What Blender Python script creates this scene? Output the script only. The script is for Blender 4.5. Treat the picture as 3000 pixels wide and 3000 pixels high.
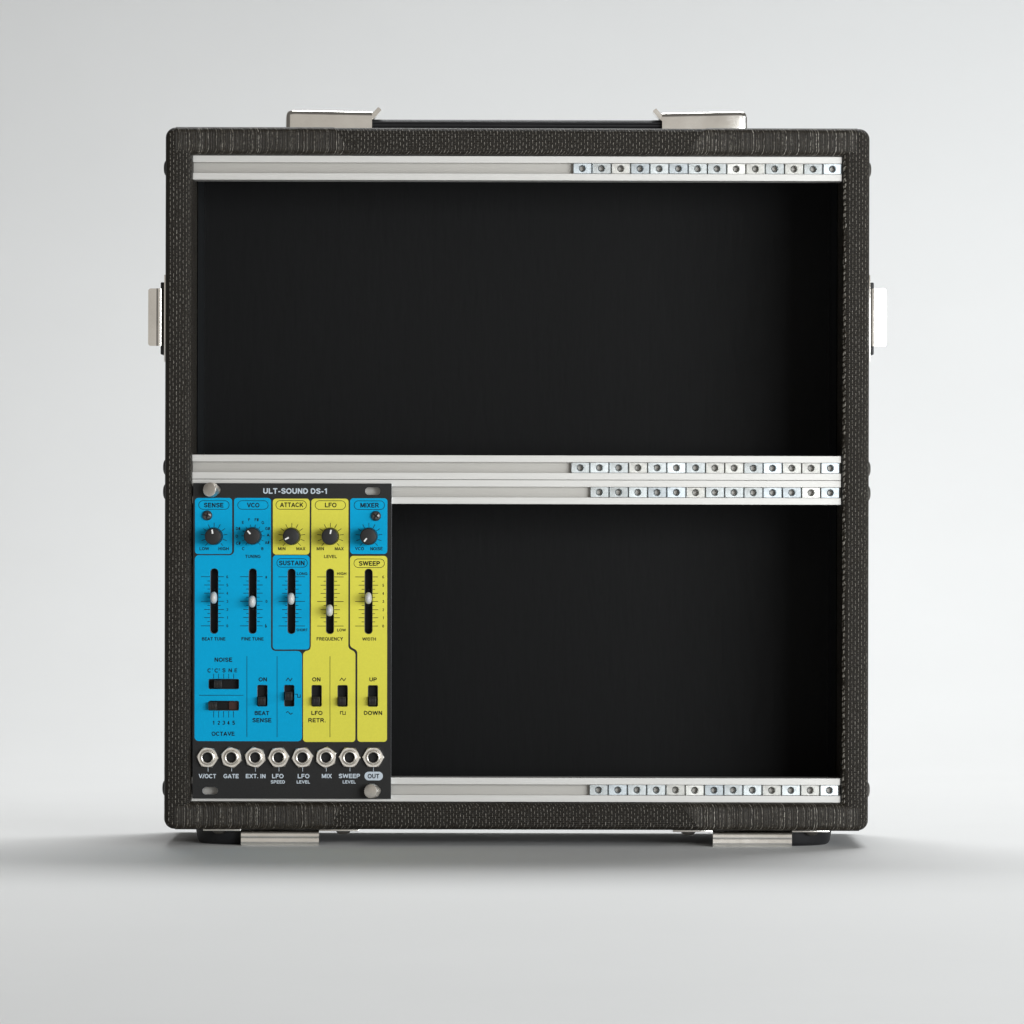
import bpy, bmesh, math, random
from mathutils import Vector, Matrix, Euler
random.seed(7)
R = math.radians
MM = 0.001
for o in list(bpy.data.objects): bpy.data.objects.remove(o)
SC = bpy.context.scene
COL = SC.collection

# ------------------------------------------------------------------ camera
CAM_D = 2200.0                      # millimetres from the front of the case
FPX = 15796.0                       # focal length in pixels of the 3000 px picture
ROLL = 0.0024
cd = bpy.data.cameras.new("camera"); cam = bpy.data.objects.new("camera", cd); COL.objects.link(cam)
cd.sensor_width = 36; cd.lens = 36*FPX/3000; cd.clip_start = 0.05; cd.clip_end = 50
cam.location = (0, -CAM_D*MM, 0); cam.rotation_euler = (R(90), -ROLL, 0)
SC.camera = cam

# ------------------------------------------------------------------ light
w = bpy.data.worlds.new("World"); SC.world = w; w.use_nodes = True
bg = w.node_tree.nodes["Background"]; bg.inputs[0].default_value = (1.0, 0.95, 0.885, 1); bg.inputs[1].default_value = 0.13
def area(name, loc, target, sx, sy, power, col, spread=180):
    l = bpy.data.lights.new(name, 'AREA'); l.shape = 'RECTANGLE'; l.size = sx; l.size_y = sy; l.energy = power; l.color = col
    o = bpy.data.objects.new(name, l); COL.objects.link(o); o.location = loc
    l.spread = R(spread)
    o.rotation_euler = (Vector(target)-Vector(loc)).to_track_quat('-Z', 'Y').to_euler(); return o
area("window_light", (1.25, 0.9, 0.95), (0.0, 1.6, 0.9), 0.9, 1.2, 7.4, (0.93, 0.97, 1.0), 125)
area("front_window_light", (0.92, -1.5, 0.1), (0, 0, 0), 1.0, 0.48, 22.0, (0.95, 0.98, 1.0))
area("side_window_light", (1.3, -0.5, 0.15), (0, 0.02, 0), 0.6, 0.6, 6.0, (0.9, 0.96, 1.0))
area("room_bounce_light", (-0.3, -3.2, 0.4), (0, 0, 0.0), 5.0, 1.7, 10.0, (1.0, 0.945, 0.87))
area("ceiling_light", (0.22, 0.76, 1.42), (0.06, -0.05, -0.1), 1.2, 0.55, 18.0, (0.97, 0.99, 1.0), 145)
SC.view_settings.view_transform = 'Standard'; SC.view_settings.look = 'None'
SC.view_settings.exposure = 0; SC.view_settings.gamma = 1
SC.render.resolution_x = 1024; SC.render.resolution_y = 1024
SC.cycles.max_bounces = 8

# ------------------------------------------------------------------ helpers
def P(px, py, d=0.0):
    """photo pixel (3000 px picture) at depth d mm -> x, z in mm"""
    xi, yi = px-1500.0, py-1500.0
    x = xi + ROLL*yi; y = yi - ROLL*xi
    s = (CAM_D+d)/FPX
    return x*s, -y*s
def PX(px, d=0.0, py=1500): return P(px, py, d)[0]
def PZ(py, d=0.0, px=1500): return P(px, py, d)[1]
SA = 1932/610.0
def A(cx, cy): return 550+cx/SA, 1400+cy/SA      # two enlargements of the front plate
def B(cx, cy): return 550+cx/SA, 1880+cy/SA
def QA(cx, cy, d=1.0): return P(*A(cx, cy), d)
def QB(cx, cy, d=1.0): return P(*B(cx, cy), d)
CS = (CAM_D+1)/FPX/SA                             # mm per enlargement pixel

WL = {}
def place(o, parent, loc):
    COL.objects.link(o) if o.name not in COL.objects else None
    loc = Vector(loc)
    if parent is None: o.location = loc*MM
    else: o.parent = parent; o.location = (loc-WL[parent.name])*MM
    WL[o.name] = loc
    return o
def thing(name, label, cat, loc, kind=None, group=None):
    o = bpy.data.objects.new(name, None); o.empty_display_size = 0.02
    place(o, None, loc); o['label'] = label; o['category'] = cat
    return o
def part(name, me, mat, parent, loc=(0, 0, 0), smooth=None, rot=None):
    """verts of me are in metres, relative to loc (mm)"""
    o = bpy.data.objects.new(name, me)
    if mat is not None and len(me.materials) == 0:
        for m in (mat if isinstance(mat, (list, tuple)) else [mat]): me.materials.append(m)
    place(o, parent, loc)
    if rot: o.rotation_euler = rot
    return o
def mk(verts, faces, smooth=None, fm=None):
    me = bpy.data.meshes.new("m"); me.from_pydata([(v[0]*MM, v[1]*MM, v[2]*MM) for v in verts], [], faces)
    if fm: 
        for i, f in enumerate(me.polygons): f.material_index = fm[i]
    me.update()
    if smooth is not None:
        me.shade_smooth(); me.set_sharp_from_angle(angle=R(smooth))
    return me
def bm_mesh(bm, smooth=None, scale=True):
    bmesh.ops.recalc_face_normals(bm, faces=bm.faces)
    if scale: bmesh.ops.scale(bm, vec=(MM, MM, MM), verts=bm.verts)
    me = bpy.data.meshes.new("m"); bm.to_mesh(me); bm.free()
    if smooth is not None:
        me.shade_smooth(); me.set_sharp_from_angle(angle=R(smooth))
    return me
def box_bm(x0, x1, y0, y1, z0, z1, bev=0, seg=2, bm=None):
    own = bm is None
    b2 = bmesh.new()
    r = bmesh.ops.create_cube(b2, size=1)
    for v in b2.verts:
        v.co = Vector((x0+(v.co.x+.5)*(x1-x0), y0+(v.co.y+.5)*(y1-y0), z0+(v.co.z+.5)*(z1-z0)))
    if bev: bmesh.ops.bevel(b2, geom=list(b2.edges), offset=bev, segments=seg, affect='EDGES', profile=.6)
    if own: return b2
    t = bpy.data.meshes.new("t"); b2.to_mesh(t); b2.free(); bm.from_mesh(t); bpy.data.meshes.remove(t)
    return bm
def box(x0, x1, y0, y1, z0, z1, bev=0, seg=2): return bm_mesh(box_bm(x0, x1, y0, y1, z0, z1, bev, seg), 40 if bev else None)
def lathe(prof, n=40, rfun=None, cap0=False, cap1=True, smooth=35, ax='y'):
    """prof: (r, y) pairs, axis along y"""
    vs, fs = [], []
    for (r, y) in prof:
        for k in range(n):
            a = 2*math.pi*k/n; rr = rfun(r, k, a, y) if rfun else r
            vs.append((rr*math.cos(a), y, rr*math.sin(a)))
    for i in range(len(prof)-1):
        for k in range(n):
            k2 = (k+1) % n
            fs.append((i*n+k, i*n+k2, (i+1)*n+k2, (i+1)*n+k))
    if cap0: fs.append(tuple(range(n)))
    if cap1: fs.append(tuple((len(prof)-1)*n+k for k in range(n)))
    if ax == 'x': vs = [(v[1], v[0], v[2]) for v in vs]
    if ax == 'z': vs = [(v[0], v[2], v[1]) for v in vs]
    bm = bmesh.new(); bv = [bm.verts.new(v) for v in vs]
    for f in fs: bm.faces.new([bv[i] for i in f])
    return bm_mesh(bm, smooth)
def prism(poly, axis, a0, a1, bev=0, smooth=None, seg=2):
    """extrude a closed 2-D outline along an axis; poly is in the other two coordinates (in x,y,z order)"""
    def co(p, a):
        if axis == 'x': return (a, p[0], p[1])
        if axis == 'y': return (p[0], a, p[1])
        return (p[0], p[1], a)
    bm = bmesh.new()
    v0 = [bm.verts.new(co(p, a0)) for p in poly]; v1 = [bm.verts.new(co(p, a1)) for p in poly]
    n = len(poly)
    f0 = bm.faces.new(v0); f1 = bm.faces.new(v1[::-1])
    for i in range(n): bm.faces.new((v0[i], v0[(i+1) % n], v1[(i+1) % n], v1[i]))
    bmesh.ops.recalc_face_normals(bm, faces=bm.faces)
    if bev:
        es = [e for e in bm.edges if e.calc_face_angle(0) > R(35)]
        bmesh.ops.bevel(bm, geom=es, offset=bev, segments=seg, affect='EDGES')
    return bm_mesh(bm, smooth if smooth is not None else (40 if bev else None))
def rpoly(pts, n=7):
    """closed outline with a radius at every corner: (x, z, r)"""
    out = []; N = len(pts)
    for i, (x, z, r) in enumerate(pts):
        p = Vector((x, z)); a = Vector(pts[i-1][:2]); b = Vector(pts[(i+1) % N][:2])
        if r <= 0: out.append((x, z)); continue
        u = (a-p).normalized(); v = (b-p).normalized()
        ang = u.angle(v); t = r/math.tan(ang/2)
        t = min(t, (a-p).length*.499, (b-p).length*.499); rr = t*math.tan(ang/2)
        c = p + (u+v).normalized()*(rr/math.sin(ang/2))
        s = p+u*t; e = p+v*t
        a0 = math.atan2(s.y-c.y, s.x-c.x); a1 = math.atan2(e.y-c.y, e.x-c.x)
        d = (a1-a0+math.pi) % (2*math.pi)-math.pi
        for k in range(n+1):
            q = a0+d*k/n; out.append((c.x+rr*math.cos(q), c.y+rr*math.sin(q)))
    return out
def rrect(x0, z0, x1, z1, r, n=7): return rpoly([(x0, z0, r), (x1, z0, r), (x1, z1, r), (x0, z1, r)], n)
def fill(outlines, y, ext=0.0, bev=0.0):
    """flat or extruded sheet in the xz plane from outlines with holes, front at y (mm)"""
    cu = bpy.data.curves.new("c", 'CURVE'); cu.dimensions = '2D'; cu.fill_mode = 'BOTH'
    for pts in outlines:
        sp = cu.splines.new('POLY'); sp.points.add(len(pts)-1); sp.use_cyclic_u = True
        for i, p in enumerate(pts): sp.points[i].co = (p[0], p[1], 0, 1)
    cu.extrude = ext/2
    if bev: cu.bevel_depth = bev; cu.bevel_resolution = 1; cu.offset = -bev
    ob = bpy.data.objects.new("c", cu)
    me = bpy.data.meshes.new_from_object(ob)
    bpy.data.objects.remove(ob); bpy.data.curves.remove(cu)
    # curve plane xy -> world xz, curve +z -> world -y
    yc = y + ext/2 + bev
    for v in me.vertices: v.co = Vector((v.co.x*MM, (yc - v.co.z)*MM, v.co.y*MM))
    me.update()
    return me
def strokes(segs, width, y):
    """flat printed lines: list of (x0,z0,x1,z1)"""
    vs, fs = [], []
    for (x0, z0, x1, z1) in segs:
        d = Vector((x1-x0, z1-z0)); L = d.length or 1; nx, nz = -d.y/L*width/2, d.x/L*width/2
        k = len(vs)
        vs += [(x0+nx, y, z0+nz), (x0-nx, y, z0-nz), (x1-nx, y, z1-nz), (x1+nx, y, z1+nz)]; fs.append((k, k+1, k+2, k+3))
    me = mk(vs, fs); return me
def ribbon(pts, width, y, closed=False):
    """flat printed line along a path with mitred corners"""
    n = len(pts); vs, fs = [], []
    for i in range(n):
        p = Vector(pts[i])
        a = Vector(pts[i-1]) if (i > 0 or closed) else None
        b = Vector(pts[(i+1) % n]) if (i < n-1 or closed) else None
        u = (p-a).normalized() if a is not None else None; v = (b-p).normalized() if b is not None else None
        if u is None: u = v
        if v is None: v = u
        t = (u+v); t = t.normalized() if t.length > 1e-6 else u
        nn = Vector((-t.y, t.x)); m = width/2/max(.5, nn.dot(Vector((-u.y, u.x))))
        vs += [(p.x+nn.x*m, y, p.y+nn.y*m), (p.x-nn.x*m, y, p.y-nn.y*m)]
    for i in range(n if closed else n-1):
        j = (i+1) % n; fs.append((2*i, 2*i+1, 2*j+1, 2*j))
    return mk(vs, fs)

# ------------------------------------------------------------------ materials
def new_mat(name, col, rough=.5, metal=0.0, spec=.5):
    m = bpy.data.materials.new(name); m.use_nodes = True
    b = m.node_tree.nodes["Principled BSDF"]
    b.inputs["Base Color"].default_value = (*col, 1); b.inputs["Roughness"].default_value = rough
    b.inputs["Metallic"].default_value = metal; b.inputs["Specular IOR Level"].default_value = spec
    return m, m.node_tree, b
def N(t, kind, **kw):
    n = t.nodes.new(kind)
    for k, v in kw.items(): setattr(n, k, v)
    return n
def math_node(t, op, a, b=None, c=None):
    n = t.nodes.new("ShaderNodeMath"); n.operation = op
    for i, v in enumerate((a, b, c)):
        if v is None: continue
        if hasattr(v, 'links'): t.links.new(v, n.inputs[i])
        else: n.inputs[i].default_value = v
    return n.outputs[0]
def noise(t, vec, scale, detail=3, rough=.55, mapping=None):
    if mapping:
        mp = N(t, "ShaderNodeMapping"); mp.inputs["Scale"].default_value = mapping; t.links.new(vec, mp.inputs[0]); vec = mp.outputs[0]
    n = N(t, "ShaderNodeTexNoise"); n.inputs["Scale"].default_value = scale; n.inputs["Detail"].default_value = detail
    n.inputs["Roughness"].default_value = rough; t.links.new(vec, n.inputs["Vector"]); return n.outputs["Fac"]
def add_bump(t, b, h, dist, strength=1.0):
    n = N(t, "ShaderNodeBump"); n.inputs["Distance"].default_value = dist; n.inputs["Strength"].default_value = strength
    t.links.new(h, n.inputs["Height"]); t.links.new(n.outputs[0], b.inputs["Normal"])
def ramp(t, fac, stops):
    n = N(t, "ShaderNodeValToRGB"); el = n.color_ramp.elements
    while len(el) > 1: el.remove(el[-1])
    el[0].position = stops[0][0]; el[0].color = (*stops[0][1], 1)
    for p, c in stops[1:]:
        e = el.new(p); e.color = (*c, 1)
    t.links.new(fac, n.inputs[0]); return n.outputs[0]
def rough_var(t, b, fac, lo, hi):
    n = N(t, "ShaderNodeMapRange"); n.inputs[3].default_value = lo; n.inputs[4].default_value = hi
    t.links.new(fac, n.inputs[0]); t.links.new(n.outputs[0], b.inputs["Roughness"])

def vinyl(name, ridged):
    m, t, b = new_mat(name, (.02, .018, .015), .34, 0, .3)
    tc = N(t, "ShaderNodeTexCoord")
    geo = N(t, "ShaderNodeVectorMath", operation='SCALE'); geo.inputs["Scale"].default_value = 1000
    t.links.new(tc.outputs["Object"], geo.inputs[0])
    # a slight wobble of the threads
    nz = N(t, "ShaderNodeTexNoise"); nz.inputs["Scale"].default_value = .35; nz.inputs["Detail"].default_value = 3
    t.links.new(geo.outputs[0], nz.inputs["Vector"])
    sep = N(t, "ShaderNodeSeparateXYZ"); t.links.new(geo.outputs[0], sep.inputs[0])
    x, y, z = sep.outputs
    U = math_node(t, 'ADD', x, y); U = math_node(t, 'ADD', U, math_node(t, 'MULTIPLY', nz.outputs["Fac"], .9))
    fine = noise(t, geo.outputs[0], 2.6, 4, .75)
    fine2 = noise(t, geo.outputs[0], .8, 4, .7)
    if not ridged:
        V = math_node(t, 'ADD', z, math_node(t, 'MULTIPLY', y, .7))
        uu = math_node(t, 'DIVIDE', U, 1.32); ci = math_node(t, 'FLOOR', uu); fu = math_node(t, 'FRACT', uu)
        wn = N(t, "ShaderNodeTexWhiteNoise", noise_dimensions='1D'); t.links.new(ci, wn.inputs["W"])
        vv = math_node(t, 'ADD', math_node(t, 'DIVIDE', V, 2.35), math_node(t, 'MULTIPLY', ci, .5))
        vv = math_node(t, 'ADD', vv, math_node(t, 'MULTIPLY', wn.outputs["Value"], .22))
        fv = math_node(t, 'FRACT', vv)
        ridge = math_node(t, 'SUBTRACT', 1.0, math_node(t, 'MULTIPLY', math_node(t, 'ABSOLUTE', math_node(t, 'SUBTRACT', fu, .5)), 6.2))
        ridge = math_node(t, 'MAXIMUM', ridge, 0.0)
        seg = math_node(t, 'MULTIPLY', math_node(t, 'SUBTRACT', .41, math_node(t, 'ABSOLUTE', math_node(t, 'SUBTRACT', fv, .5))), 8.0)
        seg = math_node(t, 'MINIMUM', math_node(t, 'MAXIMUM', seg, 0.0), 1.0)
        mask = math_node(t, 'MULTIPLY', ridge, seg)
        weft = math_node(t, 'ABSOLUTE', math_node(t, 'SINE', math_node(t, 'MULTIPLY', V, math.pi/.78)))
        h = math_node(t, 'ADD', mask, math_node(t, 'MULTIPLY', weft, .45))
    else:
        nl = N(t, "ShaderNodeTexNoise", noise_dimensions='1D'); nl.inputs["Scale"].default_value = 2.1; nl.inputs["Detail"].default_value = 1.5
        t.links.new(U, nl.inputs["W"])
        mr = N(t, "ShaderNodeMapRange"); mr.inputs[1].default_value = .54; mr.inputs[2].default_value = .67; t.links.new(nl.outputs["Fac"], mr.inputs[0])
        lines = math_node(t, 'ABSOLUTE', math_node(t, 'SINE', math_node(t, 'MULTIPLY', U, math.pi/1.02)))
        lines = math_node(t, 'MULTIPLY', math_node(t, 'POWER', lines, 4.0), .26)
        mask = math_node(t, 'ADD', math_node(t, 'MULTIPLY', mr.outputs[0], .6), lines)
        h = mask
    h = math_node(t, 'ADD', h, math_node(t, 'MULTIPLY', fine, .7))
    add_bump(t, b, h, .00026, 1.0)
    rough_var(t, b, mask, .48, .2)
    glint = math_node(t, 'MULTIPLY', mask, math_node(t, 'ADD', math_node(t, 'MULTIPLY', fine2, 3.4), -1.0))
    col = ramp(t, glint, [(0, (.0095, .0073, .0045)), (.3, (.034, .028, .02)), (.95, (.40, .375, .33))])  # highlights put into the colour: pale glints along the thread dashes and ridges
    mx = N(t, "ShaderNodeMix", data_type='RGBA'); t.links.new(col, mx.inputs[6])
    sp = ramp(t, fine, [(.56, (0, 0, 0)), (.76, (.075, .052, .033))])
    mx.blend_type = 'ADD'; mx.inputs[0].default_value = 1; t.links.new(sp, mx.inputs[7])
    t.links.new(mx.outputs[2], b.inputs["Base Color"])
    return m
M = {}
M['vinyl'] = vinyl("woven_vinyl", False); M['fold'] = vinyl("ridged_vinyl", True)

def simple(key, name, col, rough, metal=0, spec=.5, nscale=0, mapping=None, bump=0, rv=None, cvar=None):
    m, t, b = new_mat(name, col, rough, metal, spec)
    if nscale:
        tc = N(t, "ShaderNodeTexCoord"); f = noise(t, tc.outputs["Object"], nscale, 4, .6, mapping)
        if bump: add_bump(t, b, f, bump)
        if rv: rough_var(t, b, f, *rv)
        if cvar:
            c = ramp(t, f, [(.3, tuple(v*(1-cvar) for v in col)), (.7, tuple(min(1, v*(1+cvar)) for v in col))]); t.links.new(c, b.inputs["Base Color"])
    M[key] = m; return m
simple('paper', "backdrop_paper", (.74, .74, .735), .75, 0, .25, 5, None, .0006, None, .012)
simple('alu', "satin_aluminium", (.63, .62, .595), .55, .45, .5, 60, (1, 8, 60), .00001, (.36, .5), .03)
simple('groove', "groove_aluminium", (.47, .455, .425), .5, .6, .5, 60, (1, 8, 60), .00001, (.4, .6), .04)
simple('zinc', "zinc_plate", (.62, .66, .67), .27, .85, .5, 350, None, .00001, (.15, .45), .10)
simple('nickel', "nickel_plate", (.82, .775, .71), .3, 1, .5, 500, None, 0, (.22, .4), .08)
simple('chrome', "chromed_steel", (.84, .82, .78), .14, 1, .5, 70, None, .00012, (.08, .26), .06)
simple('paint', "black_paint_on_plywood", (.0062, .0064, .0067), .5, 0, .10, 420, (1, 1, .16), .00007, (.42, .6), .08)
simple('paint_side', 'black_paint_satin', (.010, .0115, .013), .34, 0, .6, 260, (1, 1, .12), .0001, (.28, .42), .2)
simple('bare_edge', "bare_plate_edge", (.7, .72, .76), .35, .9)
simple('plate', "black_front_plate", (.010, .0098, .0098), .46, 0, .3, 1800, None, .00004, (.38, .55), .25)
simple('blue', "blue_print", (.0, .35, .63), .5, 0, .08, 1500, None, .00002, None, .03)
simple('yellow', "yellow_print", (.70, .65, .066), .5, 0, .25, 1500, None, .00002, None, .03)
simple('ink', "dark_print", (.004, .005, .009), .5, 0, .12)
simple('pale_ink', "pale_print", (.52, .58, .64), .5, 0, .35)
simple('rubber', "black_rubber", (.012, .012, .0135), .5, 0, .4, 300, None, .00006)
simple('plastic', "black_plastic", (.014, .0135, .0135), .4, 0, .35, 900, None, .00002, (.32, .5))
simple('void', "black_inside", (.006, .006, .006), .6, 0, .2)
simple('switch', "switch_plastic", (.022, .02, .018), .3, 0, .5)
simple('phenolic', "brown_contact_board", (.05, .016, .01), .5, 0, .3)
simple('white', "white_pointer", (.8, .8, .78), .45)
simple('cap', "pale_grey_slider_plastic", (.56, .56, .55), .28, 0, .5)
simple('blackscrew', "black_zinc_screw", (.12, .118, .115), .35, .8)
simple('dull', "dull_screw_steel", (.16, .15, .135), .35, .9)

# ------------------------------------------------------------------ the surface behind and below
FLOOR = -136.5
YW = 620
prof = [(-1700, FLOOR), (YW, FLOOR)]
Rc = 1150
for k in range(1, 25):
    a = math.pi/2*k/24; prof.append((YW+Rc*math.sin(a), FLOOR+Rc-Rc*math.cos(a)))
prof.append((YW+Rc, 2200))
vs = []; fs = []
for (y, z) in prof: vs += [(-1700, y, z), (1700, y, z)]
for i in range(len(prof)-1): fs.append((2*i, 2*i+1, 2*i+3, 2*i+2))
bd = part("backdrop", mk(vs, fs, 60), M['paper'], None); bd['kind'] = 'structure'

# ------------------------------------------------------------------ the case
XL, XR = PX(482), PX(2546); ZT, ZB = PZ(374.5), PZ(2431.5)
WALL = 11.1
case = thing("open_case", "large square open-fronted black vinyl case with silver rails, chrome latches and top handle", "case", ((XL+XR)/2, 50, FLOOR))
def ring(inset, r0=4.2, n=8):
    r = max(r0-inset, .5)
    return rrect(XL+inset, ZB+inset, XR-inset, ZT-inset, r, n)
def ring_shell(profile, smooth=45):
    vs, fs = [], []; n = None
    for (ins, y) in profile:
        rp = ring(ins); n = len(rp); vs += [(p[0], y, p[1]) for p in rp]
    for i in range(len(profile)-1):
        for k in range(n): fs.append((i*n+k, i*n+(k+1) % n, (i+1)*n+(k+1) % n, (i+1)*n+k))
    bm = bmesh.new(); bv = [bm.verts.new(v) for v in vs]
    for f in fs: bm.faces.new([bv[i] for i in f])
    return bm, n
SP = [(1.2, 96), (.2, 95), (0, 94), (0, 2.4), (.18, 1.4), (.7, .55), (1.5, .12), (2.4, 0), (WALL-2.8, 0), (WALL-1.7, .18), (WALL-.9, .62), (WALL-.3, 1.35), (WALL, 2.6), (WALL, 34)]
bm, n = ring_shell(SP)
bm.faces.ensure_lookup_table()
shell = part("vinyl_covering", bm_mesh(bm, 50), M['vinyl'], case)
bm, n = ring_shell([(WALL+.35, 33.6), (WALL+.35, 84)])
part("inner_wall", bm_mesh(bm, 30), M['paint_side'], case)
ri = ring(WALL-.5)
part("back_panel", box(XL+2, XR-2, 82, 95.7, ZB+2, ZT-2), M['paint'], case)
# the ridged folds of the covering at the ends of the top and bottom boards
def fold(xo, xs_edge, xs_inner, top):
    sgn = 1 if top else -1; ze = ZT if top else ZB
    prf = [(-.22, 10), (-.22, 2.3), (.0, 1.2), (.6, .3), (1.5, -.13), (2.4, -.22), (WALL-2.8, -.22), (WALL-1.6, -.02), (WALL-.7, .45), (WALL-.1, 1.25), (WALL+.2, 2.5), (WALL+.2, 12)]
    a, b = [], []
    for (ins, y) in prf:
        z = ze - sgn*ins; f = min(1, max(0, ins/WALL))
        x1 = xs_edge+(xs_inner-xs_edge)*f
        a.append((xo, y, z)); b.append((x1, y, z))
    nseg = len(prf); vs = a+b; fs = [(i, i+1, nseg+i+1, nseg+i) for i in range(nseg-1)]
    # ends closed down to the shell below
    back = []
    for (ins, y) in prf: back.append((ins+.35 if ins < 2 else (ins-.35 if ins > WALL-1 else ins), y+.35))
    a2 = [(xo, y, ze-sgn*i) for (i, y) in back]; b2 = [(b[k][0], y, ze-sgn*i) for k, (i, y) in enumerate(back)]
    o = len(vs); vs += a2+b2
    fs += [(i, i+1, o+i+1, o+i) for i in range(nseg-1)]
    fs += [(nseg+i, nseg+i+1, o+nseg+i+1, o+nseg+i) for i in range(nseg-1)]
    bm = bmesh.new(); bv = [bm.verts.new(v) for v in vs]
    for f in fs: bm.faces.new([bv[i] for i in f])
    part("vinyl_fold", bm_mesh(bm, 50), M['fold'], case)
fold(PX(512), PX(977), PX(1028), True); fold(PX(2510), PX(2066), PX(1999), True)
fold(PX(514), PX(968), PX(1008), False); fold(PX(2520), PX(2056), PX(1991), False)

# rails with their threaded nuts
RX0, RX1 = PX(563.5, 3), PX(2463.5, 3)
NP = 56.4*CAM_D/FPX*1.001
def nut_mesh():
    hw, hh, rc, rh = NP/2-.22, 2.08, 1.5, 1.18
    angs = sorted([2*math.pi*k/28+.05 for k in range(28)]+[math.atan2(s*hh, c*hw) % (2*math.pi) for s in (1, -1) for c in (1, -1)])
    def rect(a, w, h):
        c, s = math.cos(a), math.sin(a); k = min(w/abs(c) if abs(c) > 1e-6 else 9e9, h/abs(s) if abs(s) > 1e-6 else 9e9); return (c*k, s*k)
    rings = [("r", hw, hh, 1.9), ("r", hw, hh, .22), ("r", hw-.2, hh-.08, 0), ("c", rc, 0, 0), ("c", rh+.08, 0, .35), ("c", rh, 0, .5), ("c", rh-.12, 0, .7), ("c", rh, 0, .9), ("c", rh-.12, 0, 1.1), ("c", rh, 0, 1.3), ("c", rh, 0, 1.9)]
    vs, fs = [], []; n = len(angs)
    for (k, a_, b_, y) in rings:
        for a in angs:
            p = rect(a, a_, b_) if k == 'r' else (a_*math.cos(a), a_*math.sin(a)); vs.append((p[0], y, p[1]))
    for i in range(len(rings)-1):
        for k in range(n): fs.append((i*n+k, i*n+(k+1) % n, (i+1)*n+(k+1) % n, (i+1)*n+k))
    bm = bmesh.new(); bv = [bm.verts.new(v) for v in vs]
    for f in fs: bm.faces.new([bv[i] for i in f])
    return bm_mesh(bm, 30)
NUT = nut_mesh(); NUT.materials.append(M['zinc'])
M2 = []
for k, c in enumerate([(.62, .66, .67), (.55, .60, .63), (.64, .64, .61)]):
    M2.append(simple('zinc%d' % k, "zinc_plate", c, .3, .85, .5, 300+60*k, None, .00001, (.18, .5), .12))
NUTS = [NUT]
for m in M2:
    q = NUT.copy(); q.materials.clear(); q.materials.append(m); NUTS.append(q)
def rail(z0, z1, nnuts, last_px, zc=None):
    """z0 bottom, z1 top"""
    zm = (z0+z1)/2; s = 2.2; y0 = 3.0
    poly = [(y0, z0), (y0+13, z0), (y0+13, z1), (y0, z1), (y0, zm+s), (y0+1.9+.7, zm+s), (y0+2.6, zm+s+.6), (y0+3.6, zm+s+.6), (y0+3.6, zm-s-.6), (y0+2.6, zm-s-.6), (y0+2.6, zm-s), (y0, zm-s)]
    bm = bmesh.new(); n = len(poly); vv = []
    for xx in (RX0, RX1): vv.append([bm.verts.new((xx, p[0], p[1])) for p in poly])
    fm = []
    for i in range(n):
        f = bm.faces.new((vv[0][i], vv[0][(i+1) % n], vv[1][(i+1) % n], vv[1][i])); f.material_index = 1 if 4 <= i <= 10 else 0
    bm.faces.new(vv[0]); bm.faces.new(vv[1][::-1])
    bmesh.ops.recalc_face_normals(bm, faces=bm.faces)
    es = [e for e in bm.edges if all(abs(v.co.y-y0) < 1e-4 for v in e.verts) and abs(e.verts[0].co.x-e.verts[1].co.x) > 1]
    bmesh.ops.bevel(bm, geom=es, offset=.18, segments=2, affect='EDGES')
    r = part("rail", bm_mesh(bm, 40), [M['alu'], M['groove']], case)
    xl = PX(last_px, 3.6)
    for k in range(nnuts):
        part("square_nut", random.choice(NUTS), None, r, (xl-k*NP, y0+.45+random.uniform(0, .12), zm+random.uniform(-.06, .06)), rot=(random.uniform(-.012, .012), 0, random.uniform(-.03, .03)))
    return r
def zz(p): return PZ(p, 3)
rail(zz(528), zz(457.7), 14, 2436.5)
rail(zz(1404.8), zz(1334.3), 14, 2432.5)
rail(zz(1476.5), zz(1406.4), 13, 2432.5)
rail(zz(2348.9), zz(2278.7), 13, 2432)

# rail bolts on the outside of the side boards
dome = [(3.4, 0), (3.25, .35), (2.7, .85), (1.9, 1.15), (1.3, 1.25), (1.25, .6), (.01, .6)]
BL = lathe([(r, -y) for r, y in dome], 24, ax='x'); BL.materials.append(M['rubber'])
BR = lathe([(r, y) for r, y in dome], 24, ax='x'); BR.materials.append(M['dull'])
for py in (495, 1371, 1443, 2311):
    part("rail_bolt", BL, None, case, (XL+.05, 10, PZ(py, 10)))
    part("rail_bolt", BR, None, case, (XR-.05, 10, PZ(py, 10)))

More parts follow.
